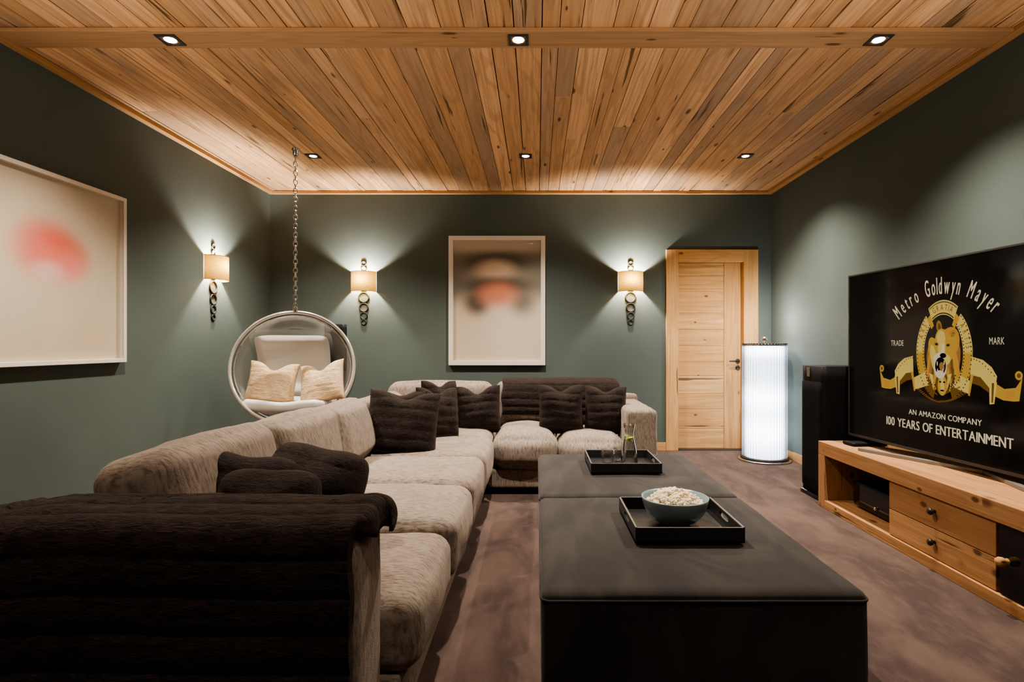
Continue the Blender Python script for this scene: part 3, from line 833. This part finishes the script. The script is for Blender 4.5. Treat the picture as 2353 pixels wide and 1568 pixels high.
for (lb, dx, yaw, roll, sd_) in (('cream fur pillow at left in the bubble chair', -.205, 16, 6, 31), ('cream fur pillow at right in the bubble chair', .215, -8, -11, 37)):
    o = pillow_mb(.40, .36, .14, .21, 9, sd_, .004, mi_back=1).build('cream_fur_pillow', [M['cream'], M['creamback']])
    place(o, (-2.02 + dx, 4.68, .835), D(yaw), D(-20), D(roll)); tag(o, lb, 'pillow', 'cream pillows in the bubble chair')

# ------------------------------------------------------------------ floor lamp of glass rods
LX, LY = 2.268, 5.555
fl = empty('floor_lamp', (LX, LY, 0)); tag(fl, 'tall white glowing floor lamp of glass rods beside the door', 'lamp')
MB().lathe([(.0001, 0), (.250, 0), (.254, .006), (.252, .014), (.232, .018), (.0001, .018)], 56, cap=False).build('base_disc', M['steel'], fl)
MB().lathe([(.226, .018), (.228, .030), (.222, .034), (.19, .034)], 56, cap=False).build('base_ring', M['bronze'], fl)
MB().lathe([(.0001, .036), (.176, .036), (.180, .06), (.180, 1.12), (.176, 1.135), (.0001, 1.135)], 48, cap=False).build('diffuser', M['core'], fl)
rods = MB(); NR = 44
for k in range(NR):
    a = 2 * PI * k / NR; cx, cy = .200 * math.cos(a), .200 * math.sin(a)
    rods.lathe([(.0132, .034), (.0132, 1.150)], 10, (cx, cy, 0))
rods.build('rod_shade', M['rod'], fl)
cp = MB()
for k in range(NR):
    a = 2 * PI * k / NR; cp.lathe([(.0105, 1.150), (.0115, 1.158), (.006, 1.162)], 10, (.200 * math.cos(a), .200 * math.sin(a), 0))
cp.build('rod_caps', M['kn_dark'], fl)
MB().lathe([(.0001, 1.150), (.19, 1.150), (.19, 1.154), (.0001, 1.154)], 40, cap=False).build('top_plate', M['steel'], fl)
MB().lathe([(.010, 1.154), (.010, 1.17), (.016, 1.172)], 16).sphere((0, 0, 1.198), .030, 24, 14).build('finial', M['chrome'], fl)
add_light('floor_lamp_uplight', 'POINT', (LX, LY, 1.40), 8, (1, .95, .88), shadow_soft_size=.05)

# ------------------------------------------------------------------ wall speaker behind the chair, tower speaker
ws = empty('wall_speaker', (-2.165, YB, 1.12)); tag(ws, 'slim black wall speaker half hidden behind the bubble chair', 'speaker')
MB().rbox((0, -.05, 0), (.105, .05, .25), .008, 8).build('cabinet', M['black'], ws)
MB().rbox((0, -.104, 0), (.098, .006, .243), .005, 8).build('grille', M['speaker'], ws)
tw = empty('tower_speaker', (2.245, 4.21, 0)); tag(tw, 'tall black tower speaker standing beyond the wooden media unit', 'speaker')
MB().rbox((0, 0, .51), (.165, .155, .48), .006, 8).build('cabinet', M['black'], tw)
MB().rbox((-.168, 0, .47), (.006, .147, .40), .005, 8).build('grille', M['speaker'], tw)
MB().box((-.1695, .03, .905), (-.165, .075, .975)).build('badge_plate', M['steel'], tw)
MB().rbox((0, 0, .016), (.180, .170, .016), .010, 8).build('plinth', M['blackgloss'], tw)

# ------------------------------------------------------------------ media unit
UX, UB, U0, U1, UT = 2.013, 2.505, 3.989, 1.50, .462
mu = empty('media_unit', (2.26, 2.75, 0)); tag(mu, 'long low wooden media unit under the television', 'cabinet')
def up(name, mb, mat, parent=mu, off=(2.26, 2.75, 0), **k): return mb.build(name, mat, parent, (-off[0], -off[1], -off[2]), **k)
tp = MB(); tp.box((UX, U1, UT - .092), (UB, U0, UT), .35); up('top_board', tp, M['unity'], bevel=.004)
up('side_panel', MB().box((UX, U0 - .088, 0), (UB, U0, UT - .092), .8), M['unitz'], bevel=.004); up('side_panel', MB().box((UX, U1, 0), (UB, U1 + .088, UT - .092), .3), M['unitz'], bevel=.004)
pb = MB(); pb.box((UX, U1 + .088, 0), (UB, U0 - .088, .058), .62); up('bottom_board', pb, M['unity'], bevel=.003)
bk = MB(); bk.box((UB - .015, U1 + .088, .058), (UB, U0 - .088, UT - .092), .2); up('back_panel', bk, M['unity'])
yA, yB, yC = 3.205, 2.450, 1.640
up('divider', MB().box((UX + .036, yA - .012, .058), (UB - .015, yA, UT - .092), .5), M['unitz']); up('divider', MB().box((UX + .036, yB - .01, .058), (UB - .015, yB + .006, UT - .092), .4), M['unitz'])
def knob_mb(): return [(.0085, 0), (.0075, .012), (.0155, .018), (.018, .026), (.015, .033), (.0001, .036)]
KR = Matrix.Rotation(-PI / 2, 4, 'Y')
for (z0, z1, kz, rn) in ((.2105, .366, .300, .27), (.062, .2065, .1435, .71)):
    d = MB(); d.box((UX + .012, yB + .008, z0), (UX + .034, yA - .002, z1), rn); do = up('drawer', d, M['unity'], bevel=.002)
    kb = MB().lathe(knob_mb(), 20, mat=Matrix.Translation((UX + .012, 2.835, kz)) @ KR).build('knob', M['kn_dark'], do)
d = MB(); d.box((UX + .010, yC, .062), (UX + .030, yB - .012, .366)); do = up('door', d, M['blackgloss'], bevel=.002, label='black door panel')
MB().lathe([(.014, 0), (.0135, .014), (.019, .020), (.021, .034), (.018, .043), (.0001, .046)], 22, mat=Matrix.Translation((UX + .010, 2.395, .215)) @ KR).build('knob', M['kn_wood'], do, label='turned wooden knob')

am = empty('amplifier', (2.31, 3.487, .0595)); tag(am, 'black amplifier box standing in the open bay of the media unit', 'amplifier')
MB().rbox((0, 0, .095), (.165, .275, .083), .006, 8).build('case', M['black'], am)
MB().rbox((-.168, 0, .095), (.006, .272, .080), .004, 6).build('front_panel', M['blackgloss'], am)
MB().lathe([(.012, 0), (.012, .012), (.009, .014)], 18, mat=Matrix.Translation((-.173, .02, .055)) @ KR).build('dial', M['steel'], am)
for sx in (-1, 1):
    for sy in (-1, 1): MB().lathe([(.016, 0), (.018, .013)], 14, (sx * .13, sy * .23, 0)).build('rubber_foot', M['black'], am)

# ------------------------------------------------------------------ television
ca, sa = .082, -.9966
tv = empty('television', (2.2926, 2.95, UT), math.atan2(sa, ca)); tag(tv, 'large flat television on the wooden unit showing a gold film emblem', 'television')
HW, V0, V1 = 1.0034, .048, 1.174
bz = MB(); e = .011
bz.box((-HW, -.004, V0), (-HW + e, .03, V1)); bz.box((HW - e, -.004, V0), (HW, .03, V1)); bz.box((-HW + e, -.004, V1 - e), (HW - e, .03, V1)); bz.box((-HW + e, -.004, V0), (HW - e, .03, V0 + .016))
bz.build('bezel', plain('tv bezel', (.075, .07, .065), .35, .6), tv, bevel=.001)
MB().box((-HW + .004, .006, V0 + .004), (HW - .004, .032, V1 - .004)).rbox((0, .045, .55), (.62, .025, .40), .02, 8).build('back_shell', M['black'], tv)
SCREEN = plain('screen glass', (.0015, .0013, .0013), .10, 0, .35, (.016, .011, .009), .16)
scr = MB().box((-HW + e, 0, V0 + .016), (HW - e, .006, V1 - e)).build('screen', SCREEN, tv)
for sg in (-1, 1):
    a = Vector((sg * .672, -.150, 0)); b_ = Vector((sg * .005, .088, 0)); d_ = (b_ - a).normalized(); p_ = Vector((-d_.y, d_.x, 0)) * .016
    Vv = [a - p_, b_ - p_, b_ + p_, a + p_]; Vv = [v + Vector((0, 0, .0005)) for v in Vv] + [v + Vector((0, 0, .020)) for v in Vv]
    MB_ = MB(); MB_.add(Vv, [(0, 3, 2, 1), (4, 5, 6, 7), (0, 1, 5, 4), (1, 2, 6, 5), (2, 3, 7, 6), (3, 0, 4, 7)]); MB_.build('stand_bar', M['standgrey'], tv, bevel=.002)
for u in (-.86, .80):
    MB().rbox((u, .02, .013), (.060, .125, .0125), .010, 8).rbox((u, .022, .036), (.028, .012, .024), .006, 6).build('foot', M['black'], tv)

# ---- picture on the screen: flat lit shapes just on the screen surface
def scmat(name, c, s=1.0): return emit(name, c, s * .36)
GOLD, PALE, BROWN, DARK, CREAM, AMBER, WHITE, TAN = [scmat(n, c) for n, c in (('gold', (.52, .30, .055)), ('pale gold', (.66, .47, .13)), ('film brown', (.17, .085, .022)), ('ink', (.010, .007, .006)),
                                                  ('cream', (.76, .62, .38)), ('amber', (.55, .26, .055)), ('muzzle', (.66, .54, .36)), ('mane', (.33, .17, .05)))]
def text_mesh(body):
    cu = bpy.data.curves.new('tmp', 'FONT'); cu.body = body; cu.size = 1.0; cu.resolution_u = 4
    o = bpy.data.objects.new('tmp', cu); col.objects.link(o)
    dg = bpy.context.evaluated_depsgraph_get(); me = bpy.data.meshes.new_from_object(o.evaluated_get(dg), depsgraph=dg)
    v = [(p.co.x, p.co.y) for p in me.vertices]; f = [tuple(p.vertices) for p in me.polygons]
    bpy.data.objects.remove(o); bpy.data.curves.remove(cu); bpy.data.meshes.remove(me)
    return v, f
_cache = {}
def glyph(c):
    if c not in _cache: _cache[c] = text_mesh(c)
    return _cache[c]
CAP = None
def cap_h():
    global CAP
    if CAP is None: v, f = glyph('H'); CAP = max(p[1] for p in v)
    return CAP
def line(mb, body, u0, u1, v, h, y=-.0012, vh=None, bold=0.0):
    """lettering between u0 and u1, capital height h, baseline v"""
    k = h / cap_h(); adv = []; x = 0
    for c in body:
        if c == ' ': x += .34; adv.append(None); continue
        gv, gf = glyph(c); a = min(p[0] for p in gv); b = max(p[0] for p in gv); adv.append((x - a)); x += (b - a) + .11
    x -= .11; kx = (u1 - u0) / x
    for c, a in zip(body, adv):
        if a is None: continue
        gv, gf = glyph(c)
        for o in ((0, 0), (bold, 0)) if bold else ((0, 0),):
            mb.add([(u0 + (p[0] + a) * kx + o[0], y, v + p[1] * k) for p in gv], gf)
def arc(mb, body, uc, vc, Ra, th0, th1, h, wx, y=-.0012, Rb=None, bold=0.0):
    """lettering on an ellipse centred (uc,vc); angles in degrees from the top, clockwise"""
    Rb = Rb or Ra; k = h / cap_h(); xs = []; x = 0
    for c in body:
        if c == ' ': x += .30; xs.append(None); continue
        gv, gf = glyph(c); a = min(p[0] for p in gv); b = max(p[0] for p in gv); xs.append((x + (b - a) / 2, (a + b) / 2)); x += (b - a) + .10
    x -= .10
    for c, q in zip(body, xs):
        if q is None: continue
        th = math.radians(th0 + (th1 - th0) * q[0] / x); gv, gf = glyph(c)
        ou, ov = uc + Ra * math.sin(th), vc + Rb * math.cos(th)
        tx, tz = Ra * math.cos(th), -Rb * math.sin(th); ln = math.hypot(tx, tz); tx /= ln; tz /= ln
        for bo_ in ((0, bold) if bold else (0,)):
            mb.add([(ou + ((p[0] - q[1]) * wx + bo_) * tx - p[1] * k * tz, y, ov + ((p[0] - q[1]) * wx + bo_) * tz + p[1] * k * tx) for p in gv], gf)
EU, EV = -.19, -UT          # emblem offset in the television's own frame
T_ = MB()
def U(u): return u + EU
def W(v): return v + EV
cxE, czE = U(.0), W(1.02)
arc(T_, 'Metro', cxE, W(.962), .47, -44.5, -19, .088, .052, Rb=.47, bold=.002)
arc(T_, 'Goldwyn', cxE, W(.965), .47, -13.5, 15, .096, .050, Rb=.47, bold=.002)
arc(T_, 'Mayer', cxE, W(.966), .47, 20, 44, .092, .052, Rb=.47, bold=.002)
T_.build('tagline_lettering', CREAM, scr); T_ = MB()
line(T_, 'TRADE', U(-.393), U(-.285), W(1.142), .034); T_.build('trade_lettering', CREAM, scr); T_ = MB()
line(T_, 'MARK', U(.306), U(.39), W(1.150), .036)
T_.build('mark_lettering', CREAM, scr); T_ = MB()
line(T_, 'AN AMAZON COMPANY', U(-.243), U(.262), W(.728), .031, bold=.0015)
T_.build('company_lettering', CREAM, scr); T_ = MB()
line(T_, '100 YEARS OF ENTERTAINMENT', U(-.434), U(.436), W(.640), .052, bold=.003)
T_.build('tagline_lettering', CREAM, scr)
def ell_band(mb, uc, vc, a0, b0, a1, b1, t0, t1, n=40, y=-.001, mi=0):
    V = []; F = []
    for k in range(n + 1):
        t = math.radians(t0 + (t1 - t0) * k / n); V += [(uc + a0 * math.sin(t), y, vc + b0 * math.cos(t)), (uc + a1 * math.sin(t), y, vc + b1 * math.cos(t))]
    for k in range(n): F.append((2 * k, 2 * k + 1, 2 * k + 3, 2 * k + 2))
    mb.add(V, F, False, .5, mi)
def disc(mb, u, v, a, b, y, mi=0, rot=0, n=24, t0=0, t1=360):
    V = [(u, y, v)]; c_, s_ = math.cos(rot), math.sin(rot)
    for k in range(n + 1):
        t = math.radians(t0 + (t1 - t0) * k / n); du, dv = a * math.cos(t), b * math.sin(t); V.append((u + du * c_ - dv * s_, y, v + du * s_ + dv * c_))
    mb.add(V, [(0, k, k + 1) for k in range(1, n + 1)], False, .5, mi)
def strip(mb, pts, y, mi=0):
    """ribbon given as list of (top point, bottom point)"""
    V = []
    for a, b in pts: V += [(U(a[0]), y, W(a[1])), (U(b[0]), y, W(b[1]))]
    mb.add(V, [(2 * k, 2 * k + 1, 2 * k + 3, 2 * k + 2) for k in range(len(pts) - 1)], False, .5, mi)
E = MB(); mats = [GOLD, PALE, BROWN, DARK, AMBER, WHITE, TAN]
ru, rv = U(.013), W(1.10)
ell_band(E, ru, rv, .195, .275, .135, .205, 38, 90, mi=1); ell_band(E, ru, rv, .195, .275, .135, .205, -90, -38, mi=1)
ell_band(E, ru, rv, .195, .275, .135, .205, 88, 128, mi=0); ell_band(E, ru, rv, .195, .275, .135, .205, -128, -88, mi=0)
ell_band(E, ru, rv, .195, .275, .135, .205, 126, 160, mi=2); ell_band(E, ru, rv, .195, .275, .135, .205, -160, -126, mi=2)
ell_band(E, ru, rv - .005, .20, .305, .145, .222, -31, 31, y=-.0014, mi=1)
for sg in (-1, 1): ell_band(E, ru, rv - .012, .175, .27, .125, .195, sg * 30, sg * 40, n=6, y=-.0012, mi=0)
for k in range(-12, 13):                                     # sprocket holes of the banner and of the ring
    t = math.radians(k * 2.35)
    for a, b in ((.193, .294), (.151, .231)): disc(E, ru + a * math.sin(t), rv - .005 + b * math.cos(t), .0036, .0042, -.0018, 3, n=6)
for sg in (-1, 1):
    for k in range(22):
        t = math.radians(sg * (41 + k * 5.1))
        for a, b in ((.188, .268), (.142, .212)): disc(E, ru + a * math.sin(t), rv + b * math.cos(t), .0036, .0042, -.0016, 3, n=6)
for wd_, ra_, ta, tb, wx_, rb_ in (('GRATIA', .166, -23, 23, .030, .243), ('ARS', .155, -71, -45, .030, .226), ('ARTIS', .155, 45, 84, .028, .226)):
    L_ = MB(); arc(L_, wd_, ru, rv, ra_, ta, tb, .032, wx_, y=-.0020, Rb=rb_); L_.build('motto_lettering', BROWN, scr)
E.build('emblem_ring', mats, scr); E = MB()
# lion head in the ring: mane, brow, muzzle lifted in a roar
lu, lv = U(.01), W(1.10)
def dd(u, v, a_, b_, y, m, rot=0): disc(E, lu + u, lv + v, a_, b_, -.0010 - y * .0001, m, rot, 20)
dd(.0, -.04, .105, .150, 1, 2); dd(.03, -.02, .092, .160, 2, 6, -.08); dd(-.04, -.05, .070, .125, 2, 6, .18)
for k in range(13):                                       # strands of the mane
    t = -.098 + .2 * k / 12; dd(t, -.07 - .03 * math.cos(t * 14), .012, .085, 3, (4, 6, 2, 0)[k % 4], t * 1.6)
dd(.045, .055, .068, .095, 4, 4, -.35); dd(.052, .03, .040, .085, 5, 0, -.30); dd(-.055, .005, .040, .090, 5, 0, .28); dd(-.06, -.03, .022, .080, 6, 1, .2)
dd(-.022, .150, .020, .036, 4, 6, .15); dd(-.020, .146, .010, .024, 5, 2, .15); dd(.072, .105, .022, .026, 4, 6, -.6); dd(.072, .103, .011, .014, 5, 2, -.6)
dd(-.002, .065, .050, .075, 6, 0, .08); dd(-.008, .085, .030, .045, 7, 1, .1); dd(-.004, .035, .026, .070, 8, 1, -.05); dd(.004, .012, .011, .045, 9, 5, -.08)
for q, v_ in ((-.040, .052), (.040, .046)): dd(q, v_, .017, .010, 10, 6, q * 6); dd(q, v_, .009, .0055, 11, 3)
dd(-.010, -.030, .052, .036, 9, 5, .1); dd(.030, -.034, .026, .030, 10, 1, -.2); dd(.006, -.012, .022, .014, 11, 3)
dd(-.014, -.085, .044, .058, 10, 5, -.05); dd(-.012, -.072, .038, .050, 11, 3, -.05); dd(-.002, -.075, .018, .026, 12, 6, .2); dd(-.016, -.118, .030, .022, 13, 5)
for q, v_ in ((-.034, -.058), (.014, -.052)): dd(q, v_, .004, .013, 13, 5)
for q, v_ in ((-.032, -.098), (.006, -.096)): dd(q, v_, .0035, .011, 14, 5)
E.build('lion_head', mats, scr); E = MB()
# ribbons of film either side
rib = [((-.494, .985), (-.478, .872)), ((-.46, .935), (-.45, .868)), ((-.40, .925), (-.395, .868)), ((-.36, .945), (-.345, .885))]
rib2 = [((-.36, .985), (-.345, .885)), ((-.33, 1.030), (-.315, .925)), ((-.28, 1.065), (-.265, .975)), ((-.208, 1.082), (-.205, .985))]
rib3 = [((-.205, .950), (-.200, .880)), ((-.16, .970), (-.145, .895)), ((-.11, .990), (-.085, .915))]
for sg in (1, -1):
    def m(l): return [((a[0] * sg + (.0 if sg > 0 else -.01), a[1] + (.005 if sg < 0 else 0)), (b[0] * sg + (.0 if sg > 0 else -.01), b[1] + (.005 if sg < 0 else 0))) for a, b in l]
    strip(E, m(rib), -.0012, 0); strip(E, m(rib2), -.0014, 1); strip(E, m(rib3), -.0012, 1)
    strip(E, m([((-.36, .955), (-.345, .845)), ((-.315, .955), (-.318, .840))]), -.0016, 1)
    strip(E, m([((-.345, .95), (-.338, .85)), ((-.331, .95), (-.329, .85))]), -.0018, 2)
    strip(E, m([((-.225, .99), (-.200, .87)), ((-.205, .985), (-.190, .875))]), -.0016, 0)
    strip(E, m([((-.315, .955), (-.312, .90)), ((-.265, .98), (-.26, .93)), ((-.225, .985), (-.215, .94))]), -.0013, 2)
    strip(E, m([((-.455, .92), (-.452, .88)), ((-.41, .912), (-.405, .876))]), -.0015, 4)
    q0 = m([((-.480, .995), (-.480, .95))])[0][0]; disc(E, U(q0[0] + .004 * sg), W(q0[1]), .020, .022, -.0016, 0); disc(E, U(q0[0] + .004 * sg), W(q0[1]), .010, .011, -.0018, 2)
    for k in range(9):
        t = k / 8; uu = -.345 + .135 * t; vv = .995 + .083 * math.sin(t * PI / 2); p = m([((uu, vv), (uu, vv))])[0][0]; disc(E, U(p[0]), W(p[1] - .008), .003, .004, -.0019, 3, n=6)
    for k in range(4): p = m([((-.108 + .006 * k, .975 - .018 * k), (0, 0))])[0][0]; disc(E, U(p[0]), W(p[1]), .005, .004, -.0019, 3, n=6)
    strip(E, m([((-.085, .985), (-.062, .915)), ((-.055, .975), (-.050, .885))]), -.0015, 1)
    # laurel below
    V = []
    for k in range(13):
        t = k / 12; bu, bv = -.165 + .155 * t, .885 - .060 * math.sin(t * PI / 2); p = m([((bu, bv), (0, 0))])[0][0]; disc(E, U(p[0]), W(p[1]), .013, .0045, -.0012, 2, sg * (.5 - .6 * t), n=8)
        bu, bv = -.135 + .105 * t, .913 - .045 * t; p = m([((bu, bv), (0, 0))])[0][0]; disc(E, U(p[0]), W(p[1]), .008, .004, -.0012, 2, sg * -.9, n=8)
    E.build('film_ribbon', mats, scr); E = MB()
# mask below the ring
mu_, mv_ = U(.010), W(.925)
for k in range(22):
    t = math.radians(-120 + 240 * k / 21); disc(E, mu_ + .058 * math.sin(t), mv_ + .01 + .075 * math.cos(t), .006, .007, -.0014, 0, n=6)
disc(E, mu_, mv_ + .005, .048, .066, -.0015, 2); disc(E, mu_, mv_ - .005, .032, .058, -.0017, 0); disc(E, mu_, mv_ - .002, .014, .045, -.0019, 1)
for q in (-.014, .014): disc(E, mu_ + q, mv_ + .014, .008, .005, -.0020, 3)
disc(E, mu_, mv_ - .034, .013, .005, -.0021, 3)
E.build('emblem_mask', mats, scr)

# ------------------------------------------------------------------ camera, world, colour
cam = bpy.data.cameras.new('camera'); cam.sensor_width = 36; cam.lens = 36 * 1280 / 2353
cam.shift_x = -57.5 / 2353; cam.shift_y = 8 / 2353; cam.clip_start = .02
co = bpy.data.objects.new('camera', cam); col.objects.link(co); co.location = (0, 0, 1.15); co.rotation_euler = (PI / 2, 0, 0)
scene.camera = co
wd = bpy.data.worlds.new('world'); scene.world = wd; wd.use_nodes = True
wd.node_tree.nodes['Background'].inputs[0].default_value = (.02, .02, .02, 1)
scene.view_settings.view_transform = 'AgX'
scene.view_settings.look = 'AgX - Medium High Contrast'
scene.view_settings.exposure = EX
scene.cycles.use_denoising = True
scene.cycles.max_bounces = 8; scene.cycles.transparent_max_bounces = 24
scene.cycles.sample_clamp_indirect = 6
